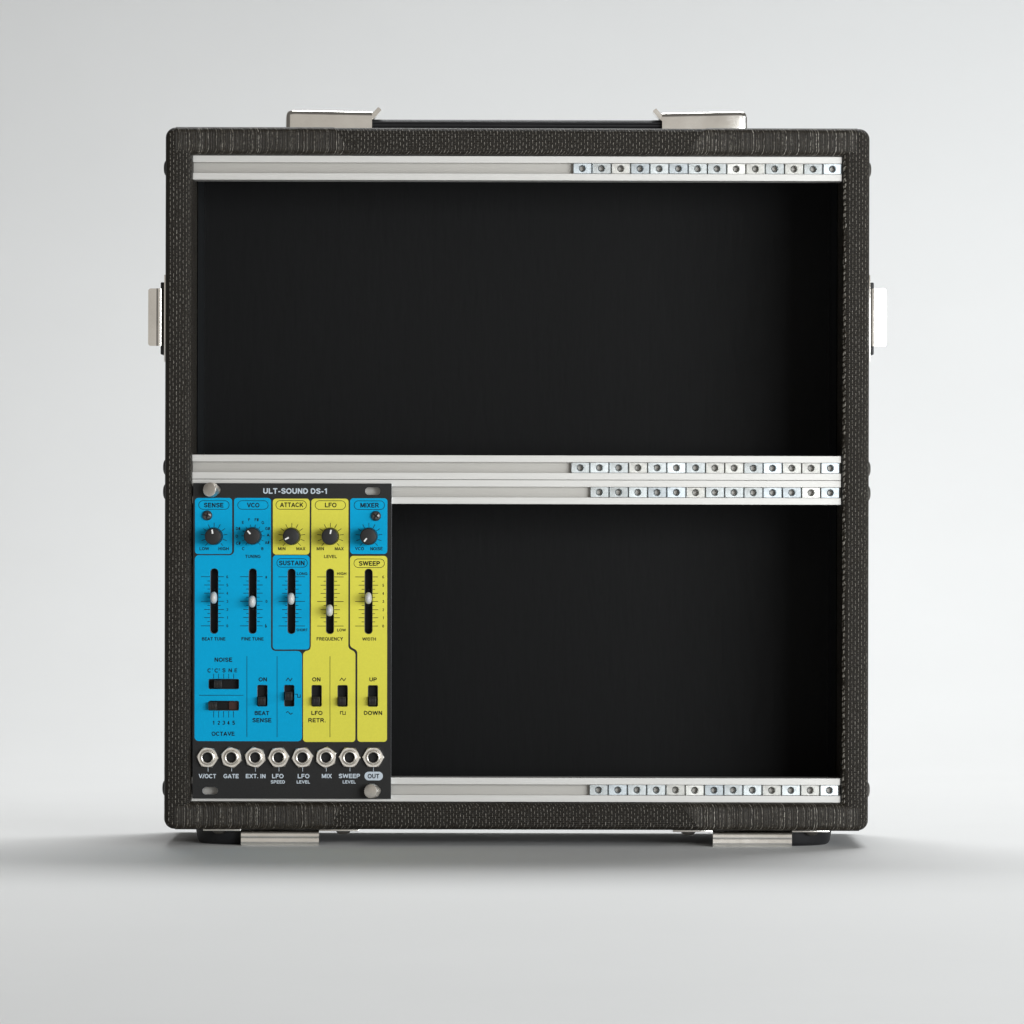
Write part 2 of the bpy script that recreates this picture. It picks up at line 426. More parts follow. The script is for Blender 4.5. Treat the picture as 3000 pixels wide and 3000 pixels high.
# latch catches on the sides
def side_latch(sg, x_roll, x_tab0, x_tab1, y0p, y1p):
    d = 6.0; xe = XL if sg < 0 else XR
    ym = (y0p+y1p)/2; X = lambda p: P(p, ym, d)[0]
    z1, z0 = PZ(y0p, d, (x_roll+x_tab1)/2), PZ(y1p, d, (x_roll+x_tab1)/2)
    pb = box_bm(min(xe, xe+sg*.75), max(xe, xe+sg*.75), 6, 34, z0-6.5, z1+5.6, .1)
    g = part("latch", bm_mesh(pb, 40), M['chrome'], case)
    xr, xt0, xt1 = X(x_roll), X(x_tab0), X(x_tab1)
    th = .75; path = [(xr, 16), (xr, 10), (xr, d)]
    cx = (xr+xt0)/2; rr = abs(xr-xt0)/2; fl = .75 if sg < 0 else .2
    for k in range(1, 9):
        a = math.pi*k/10; path.append((cx+(xr-cx)*math.cos(a), d-rr*fl*math.sin(a)))
    y_t = d-rr*fl*math.sin(math.pi*.8); yend = y_t+(.25 if sg < 0 else 1.4)
    path.append((xt0+sg*.05, y_t+.12))
    L = xt1-xt0; rad = 1.1
    ts = [.12, .3, .5]+[1-(rad/abs(L))*(1-math.sin(math.pi/2*k/6)) for k in range(0, 7)]
    for tt in ts:
        if tt <= .12: path.append((xt0+L*tt, y_t+.1))
        else: path.append((xt0+L*tt, y_t+.1+(yend-y_t-.1)*tt))
    n = len(path); bm = bmesh.new(); cols = []
    for i, (x, y) in enumerate(path):
        a = Vector(path[max(0, i-1)]); b = Vector(path[min(n-1, i+1)]); tdir = (b-a).normalized(); nn = Vector((-tdir.y, tdir.x))*th/2
        dx = abs(xt1-x); cut = 0 if dx >= rad else rad-math.sqrt(max(0, rad*rad-(rad-dx)**2))
        cols.append([bm.verts.new((x+nn.x*s_, y+nn.y*s_, zq)) for s_ in (1, -1) for zq in (z0+cut, z1-cut)])
    for i in range(n-1):
        p, q = cols[i], cols[i+1]
        bm.faces.new((p[0], p[1], q[1], q[0])); bm.faces.new((p[2], q[2], q[3], p[3]))
        bm.faces.new((p[0], q[0], q[2], p[2])); bm.faces.new((p[1], p[3], q[3], q[1]))
    for c in (cols[0], cols[-1]): bm.faces.new((c[0], c[1], c[3], c[2]))
    part("catch", bm_mesh(bm, 50), M['chrome'], g)
    for (za, zb) in ((z1-1.0, z1+2.7), (z0-3.4, z0+1.0)):
        xa, xb = sorted((xe+sg*.76, xe+sg*2.4))
        poly = [(xa, za), (xb, za), (xb, zb), (xa, zb)]
        part("pivot_block", box(xa, xb, 9, 22, za, zb, .5), M['rubber'], g)
side_latch(-1, 476.5, 459, 434.5, 845, 1013.5)
side_latch(1, 2552.5, 2567, 2595.5, 846, 1014.5)

# latch catches under the bottom board, with plates and screws
def bottom_latch(x0p, x1p, pl0, pl1, pr0, pr1, s1, s2, ybot):
    d = 4.0
    Xd = lambda p: P(p, 2440, d)[0]
    g = part("bottom_latch", box(Xd(pl0), Xd(pl1), 2.2, 30, ZB-.85, ZB-.12, .2), M['chrome'], case)
    part("plate", box(Xd(pr0), Xd(pr1), 2.2, 30, ZB-.85, ZB-.12, .2), M['chrome'], g)
    zb = max(PZ(ybot, 0, (x0p+x1p)/2), FLOOR+.25); zt = ZB-1.0
    # rolled sheet: quarter round at the top, crease, then flat lip leaning forward
    pts = [(16, zt), (8, zt)]
    for k in range(1, 7):
        a = math.pi/2*k/6; pts.append((2.6-1.05*math.sin(a), zt-1.05+1.05*math.cos(a)))
    zc = ZB-3.55; pts += [(1.3, zc+.2), (1.3, zc), (1.9, zc-.1), (1.42, zc-.24), (1.34, (zc+zb)/2), (1.27, zb+.45), (1.5, zb+.15), (2.1, zb)]
    th = .7; n = len(pts); bm = bmesh.new(); cols = []
    xa, xb = Xd(x0p), Xd(x1p)
    for i, (y, z) in enumerate(pts):
        a = Vector(pts[max(0, i-1)]); b = Vector(pts[min(n-1, i+1)]); td = (b-a).normalized(); nn = Vector((-td.y, td.x))*th/2
        cols.append([bm.verts.new((x, y+nn.x*s, z+nn.y*s)) for s in (1, -1) for x in (xa, xb)])
    for i in range(n-1):
        p, q = cols[i], cols[i+1]
        bm.faces.new((p[0], p[1], q[1], q[0])); bm.faces.new((p[2], q[2], q[3], p[3]))
        bm.faces.new((p[0], q[0], q[2], p[2])); bm.faces.new((p[1], p[3], q[3], q[1]))
    for c in (cols[0], cols[-1]): bm.faces.new((c[0], c[1], c[3], c[2]))
    mn = min(v.co.z for v in bm.verts)
    for v in bm.verts:
        if v.co.z < FLOOR+.05: v.co.z = FLOOR+.05
    part("catch", bm_mesh(bm, 45), M['chrome'], g)
    scr = lathe([(2.9, -.0), (2.85, -.5), (2.3, -1.2), (1.4, -1.55), (.9, -1.6), (.8, -1.1), (.01, -1.1)], 24, ax='z')
    scr.materials.append(M['dull'])
    for s in (s1, s2): part("screw", scr, None, g, (P(s, 2440, 8)[0], 8, ZB-.84))
bottom_latch(707, 935, 596, 706, 936, 1052, 644, 1006, 2479)
bottom_latch(2088, 2319, 1971, 2087, 2320, 2429, 2016, 2376, 2484)

# rubber feet (four, the rear pair behind the front pair)
H = ZB-FLOOR
foot = lathe([(18.6, 0), (18.4, -1), (17.6, -H+1.6), (17.0, -H+.5), (16.2, -H), (6, -H), (5, -H+2), (.01, -H+2)], 48, ax='z')
foot.materials.append(M['rubber'])
for fx in (PX(574, 24)+18.6, PX(2440.5, 24)-18.6):
    for fy in (25, 66): part("rubber_foot", foot, None, case, (fx, fy, ZB-.02))

# carry handle on top
HD = 50.0
x0, x1 = P(1080, 360, HD)[0], P(1950, 360, HD)[0]
zt_ = PZ(350.6, HD-9); zb_ = ZT+2.0
h_root = part("handle", prism(rrect(HD-10, zb_, HD+10, zt_, 1.9, 6), 'x', x0, x1, 0, 40), M['rubber'], case)
# a thin welt along the strap edge
part("strap_welt", prism(rrect(HD-10.5, (zb_+zt_)/2+.1, HD-9.2, (zb_+zt_)/2+1.3, .5, 5), 'x', x0, x1, 0, 40), M['rubber'], h_root)
def handle_cap(po, pi, yo, yi, sg):
    """po outer px, pi inner (open) px; sg +1 when the open end points right"""
    xo, xi = P(po, 350, HD-13)[0], P(pi, 350, HD-13)[0]
    zo, zi = PZ(yo, HD-13, po), PZ(yi, HD-13, pi)
    zb = ZT+.05; L = abs(xi-xo)
    bm = bmesh.new()
    # stations from the open end to the closed nose
    st = [(0, 1, 1), (.05, 1, 1), (.7, 1, 1), (.9, 1, 1), (.94, .985, .99), (.965, .96, .96), (.985, .90, .9), (.996, .8, .76), (1.0, .62, .5)]
    rows = []
    for (t, wf, hf) in st:
        x = xi+(xo-xi)*t; zt = zi+(zo-zi)*min(t, .9)/.9; hh = (zt-zb)*hf; hw = 13*wf
        row = [(-hw, zb)]
        r = min(1.9, hh*.45)
        for k in range(7):
            a = math.pi/2*k/6; row.append((-hw+r-r*math.cos(a), zb+hh-r+r*math.sin(a)))
        for k in range(7):
            a = math.pi/2*k/6; row.append((hw-r+r*math.sin(a), zb+hh-r+r*math.cos(a)))
        row.append((hw, zb))
        rows.append([bm.verts.new((x, HD+p[0], p[1])) for p in row])
    for i in range(len(rows)-1):
        for k in range(len(rows[0])-1): bm.faces.new((rows[i][k], rows[i][k+1], rows[i+1][k+1], rows[i+1][k]))
    bm.faces.new(rows[-1])
    bmesh.ops.recalc_face_normals(bm, faces=bm.faces)
    me = bm_mesh(bm, 45)
    o = part("handle_cap", me, M['chrome'], h_root)
    md = o.modifiers.new("t", 'SOLIDIFY'); md.thickness = .0008; md.offset = -1
    ed = o.modifiers.new('e', 'EDGE_SPLIT'); ed.split_angle = R(42)
    # turned-up tongue at the open end
    L2 = 4.7; c, s = math.cos(R(48)), math.sin(R(48)); zt = zi-2.2
    pts = [(0, 0)]; 
    q = [(xi-sg*1.5, zt-1.2), (xi+sg*.2, zt-1.2), (xi+sg*.8, zt-.6), (xi+sg*(.8+L2*c), zt-.6+L2*s)]
    th = 1.9; poly = []
    up = [(p[0]-sg*th*s*(.0 if i < 1 else 1), p[1]+th*c*(1 if i else 1)) for i, p in enumerate(q)]
    poly = q+up[::-1]
    part("tongue", prism([(p[0], p[1]) for p in poly], 'y', HD-12, HD-1, .22, 40), M['chrome'], o)
handle_cap(836, 1090, 321.7, 326, 1)
handle_cap(2191, 1940, 325.5, 330, -1)

# ------------------------------------------------------------------ the module
MX0, MX1 = PX(564.5, 1, 1880), PX(1146.8, 1, 1880)
MZ1, MZ0 = PZ(1415.6, 1, 855), PZ(2340.2, 1, 855)
mod = thing("synthesizer_module", "blue and yellow control panel with knobs, sliders and jacks in the lower left bay", "synthesizer module", ((MX0+MX1)/2, 1, MZ0))
slots = []      # outlines of every opening in the plate
def arect(f, x0, y0, x1, y1, r, n=6):
    (a, b), (c, d) = f(x0, y0), f(x1, y1)
    return rrect(min(a, c), min(b, d), max(a, c), max(b, d), r*CS, n)
SL = [(246, 843, 1443), (603, 843, 1443), (963, 845, 1445), (1320, 846, 1446), (1678, 847, 1446)]
for (cx, y0, y1) in SL: slots.append(arect(QA, cx-33, y0, cx+33, y1, 32.5, 10))
SWH = [(197, 348, 472, 437), (197, 551, 472, 636)]
SWV = [(648, 404, 737, 598), (898, 404, 986, 598), (1152, 405, 1240, 599), (1393, 406, 1481, 600), (1675, 407, 1761, 600)]
for q in SWH+SWV: slots.append(arect(QB, *q, 14, 4))
mount = [arect(QA, 1647, 87, 1787, 158, 34, 8), arect(QA, 140, 87, 280, 158, 34, 8), arect(QB, 138, 1348, 280, 1418, 34, 8), arect(QB, 1647, 1350, 1787, 1420, 34, 8)]
plate_out = rrect(MX0, MZ0, MX1, MZ1, .25, 2)
me = fill([plate_out]+slots+mount, 1.0, 1.7, .15)
me.materials.append(M['plate']); me.materials.append(M['bare_edge'])
for f in me.polygons: f.material_index = 0 if abs(f.normal.y) > .9 else 1
fp = part("front_plate", me, None, mod)

# coloured fields, printed on the plate
r3, r4 = 30, 44
def shape(pts):
    out = []
    for (f, x, y, r) in pts:
        a, b = f(x, y); out.append((a, b, r*CS))
    return rpoly(out, 8)
def inside(p, poly):
    c = False; n = len(poly)
    for i in range(n):
        (x1_, y1_), (x2_, y2_) = poly[i-1], poly[i]
        if (y1_ > p[1]) != (y2_ > p[1]) and p[0] < (x2_-x1_)*(p[1]-y1_)/(y2_-y1_)+x1_: c = not c
    return c
fields = [
 ('blue', [(QA, 67, 186, r3), (QA, 412, 186, r3), (QA, 412, 707, r3), (QA, 67, 707, r3)]),
 ('blue', [(QA, 430, 186, r3), (QA, 773, 186, r3), (QB, 773, 86, r4), (QB, 1060, 86, r4), (QB, 1060, 924, r3+8), (QB, 63, 922, r3+10), (QA, 66, 718, r3+6), (QA, 430, 718, r4)]),
 ('yellow', [(QA, 790, 193, r3), (QA, 1132, 193, r3), (QA, 1130, 712, r3), (QA, 790, 712, r3)]),
 ('blue', [(QA, 790, 718, r3), (QA, 1130, 718, r3), (QB, 1130, 72, r3), (QB, 788, 72, r3)]),
 ('yellow', [(QA, 1148, 193, r3), (QA, 1492, 193, r3), (QB, 1490, 62, r4), (QB, 1556, 96, r4), (QB, 1555, 930, r3), (QB, 1070, 930, r3), (QB, 1070, 92, r4), (QB, 1142, 76, 40)]),
 ('blue', [(QA, 1507, 189, r3), (QA, 1853, 189, r3), (QA, 1852, 706, r3), (QA, 1507, 706, r3)]),
 ('yellow', [(QA, 1506, 724, r3), (QA, 1851, 724, r3), (QB, 1849, 929, r3), (QB, 1574, 929, r3), (QB, 1574, 82, r4), (QB, 1506, 46, r4)]),
]
for key, pts in fields:
    o = shape(pts)
    holes = [h for h in slots if inside((sum(p[0] for p in h)/len(h), sum(p[1] for p in h)/len(h)), o)]
    # holes a touch larger so that the plate edge shows round them
    hh = []
    for h in holes:
        cx = (min(p[0] for p in h)+max(p[0] for p in h))/2; cz = (min(p[1] for p in h)+max(p[1] for p in h))/2
        hw = (max(p[0] for p in h)-cx); hz = max(p[1] for p in h)-cz
        hh.append([(cx+(p[0]-cx)*(hw+.16)/hw, cz+(p[1]-cz)*(hz+.16)/hz) for p in h])
    part("printed_field", fill([o]+hh, .975), M[key], fp)

# ---- lettering
YT = .955
def arc(cx, cy, rx, ry, a0, a1, n=14):
    return [(cx+rx*math.cos(R(a0+(a1-a0)*k/n)), cy+ry*math.sin(R(a0+(a1-a0)*k/n))) for k in range(n+1)]
# bold grotesque capitals: centre lines of the strokes in a box 1 high; (advance width, [strokes]) for a stem of .19
h_ = .095; T_ = 1-h_
GL = {
 'A': (.80, [[(.06, 0), (.40, .93)], [(.40, .93), (.74, 0)], [(.18, .30), (.62, .30)]]),
 'B': (.72, [[(.12, h_), (.12, T_)], [(.12, T_), (.40, T_)]+arc(.40, .735, .19, .17, 90, -90)+[(.12, .565)], [(.38, .54)]+arc(.40, .318, .23, .223, 90, -90)+[(.12, h_)]]),
 'C': (.78, [arc(.42, .5, .33, .405, 42, 318, 26)]),
 'D': (.76, [[(.12, h_), (.12, T_)], [(.12, T_), (.32, T_)]+arc(.32, .5, .34, .405, 90, -90, 20)+[(.12, h_)]]),
 'E': (.66, [[(.12, 0), (.12, 1)], [(.12, T_), (.63, T_)], [(.12, .51), (.58, .51)], [(.12, h_), (.65, h_)]]),
 'F': (.62, [[(.12, 0), (.12, 1)], [(.12, T_), (.61, T_)], [(.12, .50), (.54, .50)]]),
 'G': (.82, [arc(.43, .5, .34, .405, 42, 300, 26)+[(.715, .20), (.715, .45)], [(.43, .45), (.81, .45)]]),
 'H': (.76, [[(.12, 0), (.12, 1)], [(.64, 0), (.64, 1)], [(.12, .52), (.64, .52)]]),
 'I': (.26, [[(.13, 0), (.13, 1)]]),
 'K': (.78, [[(.12, 0), (.12, 1)], [(.16, .34), (.69, .97)], [(.33, .56), (.70, .03)]]),
 'L': (.62, [[(.12, 0), (.12, 1)], [(.12, h_), (.62, h_)]]),
 'M': (.88, [[(.11, 0), (.11, 1)], [(.14, .95), (.44, .06)], [(.44, .06), (.74, .95)], [(.77, 0), (.77, 1)]]),
 'N': (.76, [[(.12, 0), (.12, 1)], [(.14, .94), (.62, .06)], [(.64, 0), (.64, 1)]]),
 'O': (.84, [arc(.42, .5, .33, .405, 0, 360, 34)]),
 'P': (.70, [[(.12, 0), (.12, 1)], [(.12, T_), (.40, T_)]+arc(.40, .69, .21, .215, 90, -90)+[(.12, .475)]]),
 'Q': (.84, [arc(.42, .5, .33, .405, 0, 360, 34), [(.50, .25), (.78, -.02)]]),
 'R': (.76, [[(.12, 0), (.12, 1)], [(.12, T_), (.42, T_)]+arc(.42, .70, .20, .205, 90, -90)+[(.12, .495)], [(.42, .47), (.70, .02)]]),
 'S': (.70, [[(.62, .74)]+arc(.36, .71, .245, .195, 20, 180, 12)+[(.15, .64), (.22, .575), (.46, .475), (.575, .40)]+arc(.36, .29, .25, .2, 8, -160, 14)[1:]+[(.10, .27)]]),
 'T': (.68, [[(.02, T_), (.66, T_)], [(.34, 0), (.34, T_)]]),
 'U': (.76, [[(.12, 1), (.12, .38)]+arc(.38, .37, .26, .275, 180, 360, 18)+[(.64, .38), (.64, 1)]]),
 'V': (.76, [[(.06, 1), (.38, .06)], [(.38, .06), (.70, 1)]]),
 'W': (1.06, [[(.06, 1), (.28, .06)], [(.28, .06), (.53, .95)], [(.53, .95), (.78, .06)], [(.78, .06), (1.0, 1)]]),
 'X': (.76, [[(.08, 1), (.68, 0)], [(.68, 1), (.08, 0)]]),
 'Y': (.76, [[(.07, 1), (.38, .45)], [(.69, 1), (.38, .45)], [(.38, .48), (.38, 0)]]),
 '0': (.62, [arc(.31, .5, .22, .405, 0, 360, 30)]),
 '1': (.50, [[(.32, 0), (.32, 1)], [(.30, .90), (.08, .70)]]),
 '2': (.62, [arc(.31, .69, .215, .215, 165, -10, 14)+[(.50, .58), (.12, .13)], [(.05, h_), (.56, h_)]]),
 '3': (.62, [arc(.30, .715, .20, .19, 160, -80, 14), arc(.30, .30, .225, .205, 80, -165, 16)]),
 '4': (.64, [[(.42, 0), (.42, .96)], [(.42, .93), (.08, .30)], [(.05, .27), (.60, .27)]]),
 '5': (.62, [[(.54, T_), (.18, T_), (.13, .52)], [(.13, .52)]+arc(.30, .33, .225, .24, 130, -160, 18)]),
 '6': (.62, [arc(.32, .31, .205, .215, 0, 360, 22), arc(.38, .5, .27, .405, 60, 190, 14)]),
 '/': (.36, [[(.02, -.02), (.34, 1.02)]]), '.': (.26, [[(.13, 0), (.13, .19)]]), '-': (.42, [[(.05, .38), (.37, .38)]]), ' ': (.26, []),
 '#': (.62, [[(.16, 0), (.26, 1)], [(.38, 0), (.48, 1)], [(.03, .66), (.60, .66)], [(.03, .34), (.60, .34)]]),
 'b': (.5, [[(.10, 0), (.10, 1)], [(.10, .42)]+arc(.12, .33, .2, .19, 70, -60, 10)+[(.10, .02)]]),
}
def text(s, f, cx, cy, wd, ht, mat='ink', bold=.195, name="lettering"):
    """flat print: width and height of the word in enlargement pixels"""
    paths = []; adv = 0
    for ch in s:
        w0, st = GL[ch]
        for p in st: paths.append([(q[0]+adv, q[1]) for q in p])
        adv += w0+.055
    t = bold/2
    X, Z = f(cx, cy, YT); W, Hh = wd*CS, ht*CS
    # horizontal span of the letters, stems included
    def ext(p): return [q[0] for q in p]
    xs = [v for p in paths for v in ext(p)]
    a, b = min(xs)-t, max(xs)+t
    sx = (W-0)/(b-a); sz = Hh
    sw = bold*(sx*.5+sz*.5)
    vs, fs = [], []
    for i, p in enumerate(paths):
        q = [((x-a)*sx-W/2, (z-.5)*sz) for x, z in p]
        closed = len(q) > 20 and (Vector(q[0])-Vector(q[-1])).length < 1e-4
        if closed: q = q[:-1]
        n = len(q); k0 = len(vs); yy = -.0035*(i % 5)
        for j in range(n):
            pt = Vector(q[j]); A_ = Vector(q[j-1]) if (j > 0 or closed) else None; B_ = Vector(q[(j+1) % n]) if (j < n-1 or closed) else None
            u = (pt-A_).normalized() if A_ is not None else None; v = (B_-pt).normalized() if B_ is not None else None
            u = v if u is None else u; v = u if v is None else v
            tt = (u+v).normalized(); nn = Vector((-tt.y, tt.x)); m = sw/2/max(.6, nn.dot(Vector((-u.y, u.x))))
            vs += [(pt.x+nn.x*m, yy, pt.y+nn.y*m), (pt.x-nn.x*m, yy, pt.y-nn.y*m)]
        for j in range(n if closed else n-1):
            jj = (j+1) % n; fs.append((k0+2*j, k0+2*j+1, k0+2*jj+1, k0+2*jj))
    return part(name, mk(vs, fs), M[mat], fp, (X, YT, Z))
TA = [("SENSE", 243, 253, 187, 43), ("VCO", 607, 253, 117, 43), ("ATTACK", 964, 250, 218, 43), ("LFO", 1327, 252, 109, 43), ("MIXER", 1689, 254, 174, 43),
      ("SUSTAIN", 965, 790, 238, 43), ("SWEEP", 1686, 794, 197, 43)]
for s, x, y, w_, h_ in TA: text(s, QA, x, y, w_, h_)
TB = [("LOW", 154, 657, 90, 29), ("HIGH", 333, 657, 96, 29), ("MIN", 873, 657, 69, 29), ("MAX", 1050, 657, 84, 29), ("MIN", 1230, 657, 68, 29), ("MAX", 1406, 657, 84, 29),
      ("VCO", 1594, 657, 84, 30), ("NOISE", 1753, 657, 118, 30), ("TUNING", 605, 729, 148, 30), ("LEVEL", 1326, 730, 122, 29),
      ("BEAT TUNE", 242, 1494, 223, 30), ("FINE TUNE", 603, 1494, 209, 30), ("FREQUENCY", 1319, 1494, 246, 31), ("WIDTH", 1683, 1496, 127, 30),
      ("LONG", 1063, 889, 101, 26), ("SHORT", 1061, 1411, 107, 26), ("HIGH", 1428, 889, 87, 26), ("LOW", 1427, 1412, 82, 26),
      ("C", 515, 657, 24, 29), ("C#", 470, 607, 44, 29), ("D", 456, 541, 24, 27), ("D#", 468, 470, 44, 28), ("E", 513, 413, 20, 27), ("F", 571, 388, 18, 27),
      ("F#", 641, 388, 40, 28), ("G", 698, 415, 26, 29), ("G#", 742, 470, 45, 29), ("A", 746, 530, 26, 27), ("A#", 738, 600, 44, 28), ("B", 692, 657, 22, 27),
      ("#", 728, 922, 20, 24), ("0", 731, 1146, 17, 28), ("b", 727, 1373, 15, 34)]
for k in range(7):
    yy = [1373, 1297, 1222, 1146, 1070, 995, 918][k]; ws = [17, 9, 17, 17, 18, 17, 17][k]
    TB.append((str(k), 367, yy, ws, 26)); TB.append((str(k), 1814, yy+2, ws, 26))
for s, x, y, w_, h_ in TB: text(s, QA, x, y, w_, h_, 'ink', .19)
TC = [("NOISE", 333, 167, 169, 39), ("C", 199, 267, 34, 38), ("1", 228, 255, 7, 18), ("C", 265, 267, 34, 38), ("2", 292, 257, 14, 19), ("S", 336, 266, 32, 38), ("N", 394, 266, 32, 36), ("E", 448, 266, 28, 36),
      ("1", 238, 752, 15, 37), ("2", 288, 752, 26, 37), ("3", 334, 752, 26, 38), ("4", 378, 752, 26, 37), ("5", 426, 752, 26, 38), ("OCTAVE", 330, 854, 219, 39),
      ("ON", 696, 350, 79, 38), ("BEAT", 690, 662, 140, 38), ("SENSE", 690, 729, 183, 39), ("ON", 1193, 350, 79, 38), ("LFO", 1199, 661, 105, 38), ("RETR.", 1199, 729, 162, 38),
      ("UP", 1720, 350, 70, 37), ("DOWN", 1719, 661, 171, 38)]
for s, x, y, w_, h_ in TC: text(s, QB, x, y, w_, h_)
TD = [("V/OCT", 184, 1247, 167, 40), ("GATE", 404, 1247, 146, 40), ("EXT. IN", 630, 1247, 184, 39), ("LFO", 836, 1247, 108, 40), ("LFO", 1075, 1247, 110, 40), ("MIX", 1291, 1246, 95, 39),
      ("SWEEP", 1500, 1246, 200, 40), ("SPEED", 836, 1301, 133, 30), ("LEVEL", 1074, 1301, 127, 29), ("LEVEL", 1500, 1301, 125, 29)]
for s, x, y, w_, h_ in TD: text(s, QB, x, y, w_, h_, 'pale_ink')
text("ULT-SOUND DS-1", QA, 996, 122, 592, 51, 'pale_ink')
part("out_badge", fill([arect(QB, 1640, 1206, 1811, 1287, 40, 10)], .975), M['pale_ink'], fp)
text("OUT", QB, 1725, 1247, 112, 42)

# ---- printed lines
def line(f, x0, y0, x1, y1, wd=3.2, mat='ink', y=YT):
    a, b = f(x0, y0), f(x1, y1)
    return (a[0], a[1], b[0], b[1])
for (x0, y0, x1, y1) in [(102, 212, 384, 292), (464, 212, 746, 292), (819, 211, 1101, 292), (1183, 212, 1464, 293), (1544, 213, 1826, 294), (827, 749, 1110, 829), (1543, 752, 1825, 832)]:
    part("outline_badge", ribbon(arect(QA, x0, y0, x1, y1, 39.5, 10), 5.2*CS, YT, True), M['ink'], fp)
for (x, yy) in ((549, 0), (829, 0), (1320, 0)):
    part("divider_line", strokes([line(QB, x, 134, x, 886)], 5*CS, YT), M['ink'], fp)
part("divider_line", strokes([line(QB, 106, 497, 516, 497)], 5*CS, YT), M['ink'], fp)
part("scale_marks", strokes([line(QB, x, 297, x, 342) for x in (240, 287, 334, 380, 426)], 5*CS, YT), M['ink'], fp)
part("scale_marks", strokes([line(QB, x, 645, x, 703) for x in (240, 286, 333, 379, 425)], 5*CS, YT), M['ink'], fp)
ticks = [(917, 0), (957, 2), (994, 1), (1032, 2), (1070, 1), (1107, 2), (1145, 0), (1183, 2), (1221, 1), (1258, 2), (1296, 1), (1334, 2), (1373, 0)]
for i, (cx, ya, yb) in enumerate(SL):
    segs = []
    LF = [(123, 153, 183, 208), (485, 515, 543, 566), (843, 876, 904, 925), (1201, 1233, 1261, 1285), (1554, 1586, 1614, 1640)][i]
    RF = [(336, 336, 306, 285), (695, 695, 668, 644), (1088, 1056, 1028, 1000), (1446, 1412, 1386, 1359), (1766, 1766, 1738, 1715)][i]
    for (y, k) in ticks:
        yy = y+(0 if i < 2 else (1 if i == 2 else 2))
        segs.append(line(QA, LF[k], yy, LF[3], yy)); segs.append(line(QA, RF[3], yy, RF[k], yy))
    part("scale_marks", strokes(segs, 5.4*CS, YT), M['ink'], fp)
KN = [(245, 541, -8), (605, 538, -40), (966, 542, -118), (1324, 542, 12), (1681, 542, 219)]
for i, (cx, cy, a) in enumerate(KN):
    segs = []; nt = 12 if i == 1 else 11
    for k in range(nt):
        th = R(-137+274*k/(nt-1)) if i != 1 else R(-141+282*k/11); r0, r1 = (84, 107) if i == 1 else (86, 124 if k % 2 or True else 110)
        if i != 1 and k in (0, 10): r0, r1 = 88, 120
        segs.append(line(QA, cx+r0*math.sin(th), cy-r0*math.cos(th), cx+r1*math.sin(th), cy-r1*math.cos(th)))
    part("scale_marks", strokes(segs, 5.4*CS, YT), M['ink'], fp)
def wave(pts, cx, cy):
    part("waveform_mark", ribbon([QB(cx+x, cy+y) for x, y in pts], 7*CS, YT), M['ink'], fp)
tri = [(-29, 13), (-10, -13), (10, 13), (29, -13)]
sq = [(-23, 14), (-23, -14), (-1, -14), (-1, 14), (22, 14), (22, -14)]
wave(tri, 941, 350); wave(tri, 1439, 350); wave(sq, 1440, 661)
sq2 = [(-23, -14), (-1, -14), (-1, 15), (22, 15), (22, -14)]
wave([(-25, -14), (-3, -14), (-3, 15), (22, 15), (22, -12)], 1022, 501)
wave([(-29+58*k/24, -12*math.sin(2*math.pi*k/24)+0) for k in range(25)], 942, 661)
JX = [186, 407, 628, 845, 1066, 1285, 1503, 1722]
part("jack_marks", strokes([line(QB, x, 1160, x, 1204) for x in (189, 408, 628, 847, 1066, 1286, 1505, 1724)], 4.5*CS, YT), M['pale_ink'], fp)

# ---- knobs
def knob_mesh():
    n = 72
    def rf(r, k, a, y):
        if r > 3.0 and -8.6 < y < -.6: return r-(.10 if (k % 4) in (0, 1) else 0)
        return r
    return lathe([(3.62, 0), (3.62, -.7), (3.55, -.8), (3.38, -8.3), (3.3, -8.7), (3.05, -8.95), (2.8, -9.0)], n, rf, cap1=True, smooth=30)
KM = knob_mesh(); KM.materials.append(M['plastic'])
PM = box(-.32, .32, -.12, .1, 1.0, 2.75, .05, 1); PM.materials.append(M['white'])
for (cx, cy, a) in KN:
    x, z = QA(cx, cy)
    k = part("knob", KM, None, mod, (x, .95, z))
    p = part("pointer", PM, None, k, (x, .95-9.0, z), rot=(0, R(a), 0))
# ---- sliders
def egg():
    bm = bmesh.new(); bmesh.ops.create_uvsphere(bm, u_segments=28, v_segments=20, radius=1)
    for v in bm.verts:
        x, y, z = v.co
        f = 1.0 if y < 0 else 1.0
        s = lambda q, e: math.copysign(abs(q)**e, q)
        v.co = Vector((s(x, .85)*1.42, y*(2.6 if y < 0 else 2.2), s(z, .88)*2.42))
    return bm_mesh(bm, 60)
EG = egg(); EG.materials.append(M['cap'])
ST = box(-.55, .55, 0, 5, -1.0, 1.0, .15, 1); ST.materials.append(M['plastic'])
for (cx, ya, yb), cyc in zip(SL, (1112, 1148, 1122, 1230, 1116)):
    x0, z0 = QA(cx-33, yb+20); x1, z1 = QA(cx+33, ya-20)
    bmx = box_bm(x0-.9, x1+.9, 5.6, 9, z0, z1)
    box_bm(x0-.9, x0-.25, 2.95, 5.6, z0, z1, bm=bmx); box_bm(x1+.25, x1+.9, 2.95, 5.6, z0, z1, bm=bmx)
    s = part("slider", bm_mesh(bmx), M['void'], mod)
    xc = (x0+x1)/2; zc = QA(cx, cyc, -3.5)[1]
    part("slider_cap", EG, None, s, (xc+.02, -3.2, zc)); part("slider_stem", ST, None, s, (xc, -1.2, zc))
    for dz in (3.3, -3.3): part("slider_clip", box(-.35, .35, 0, .5, -.3, .3, .08, 1), M['plastic'], s, (xc, 5.05, zc+dz))
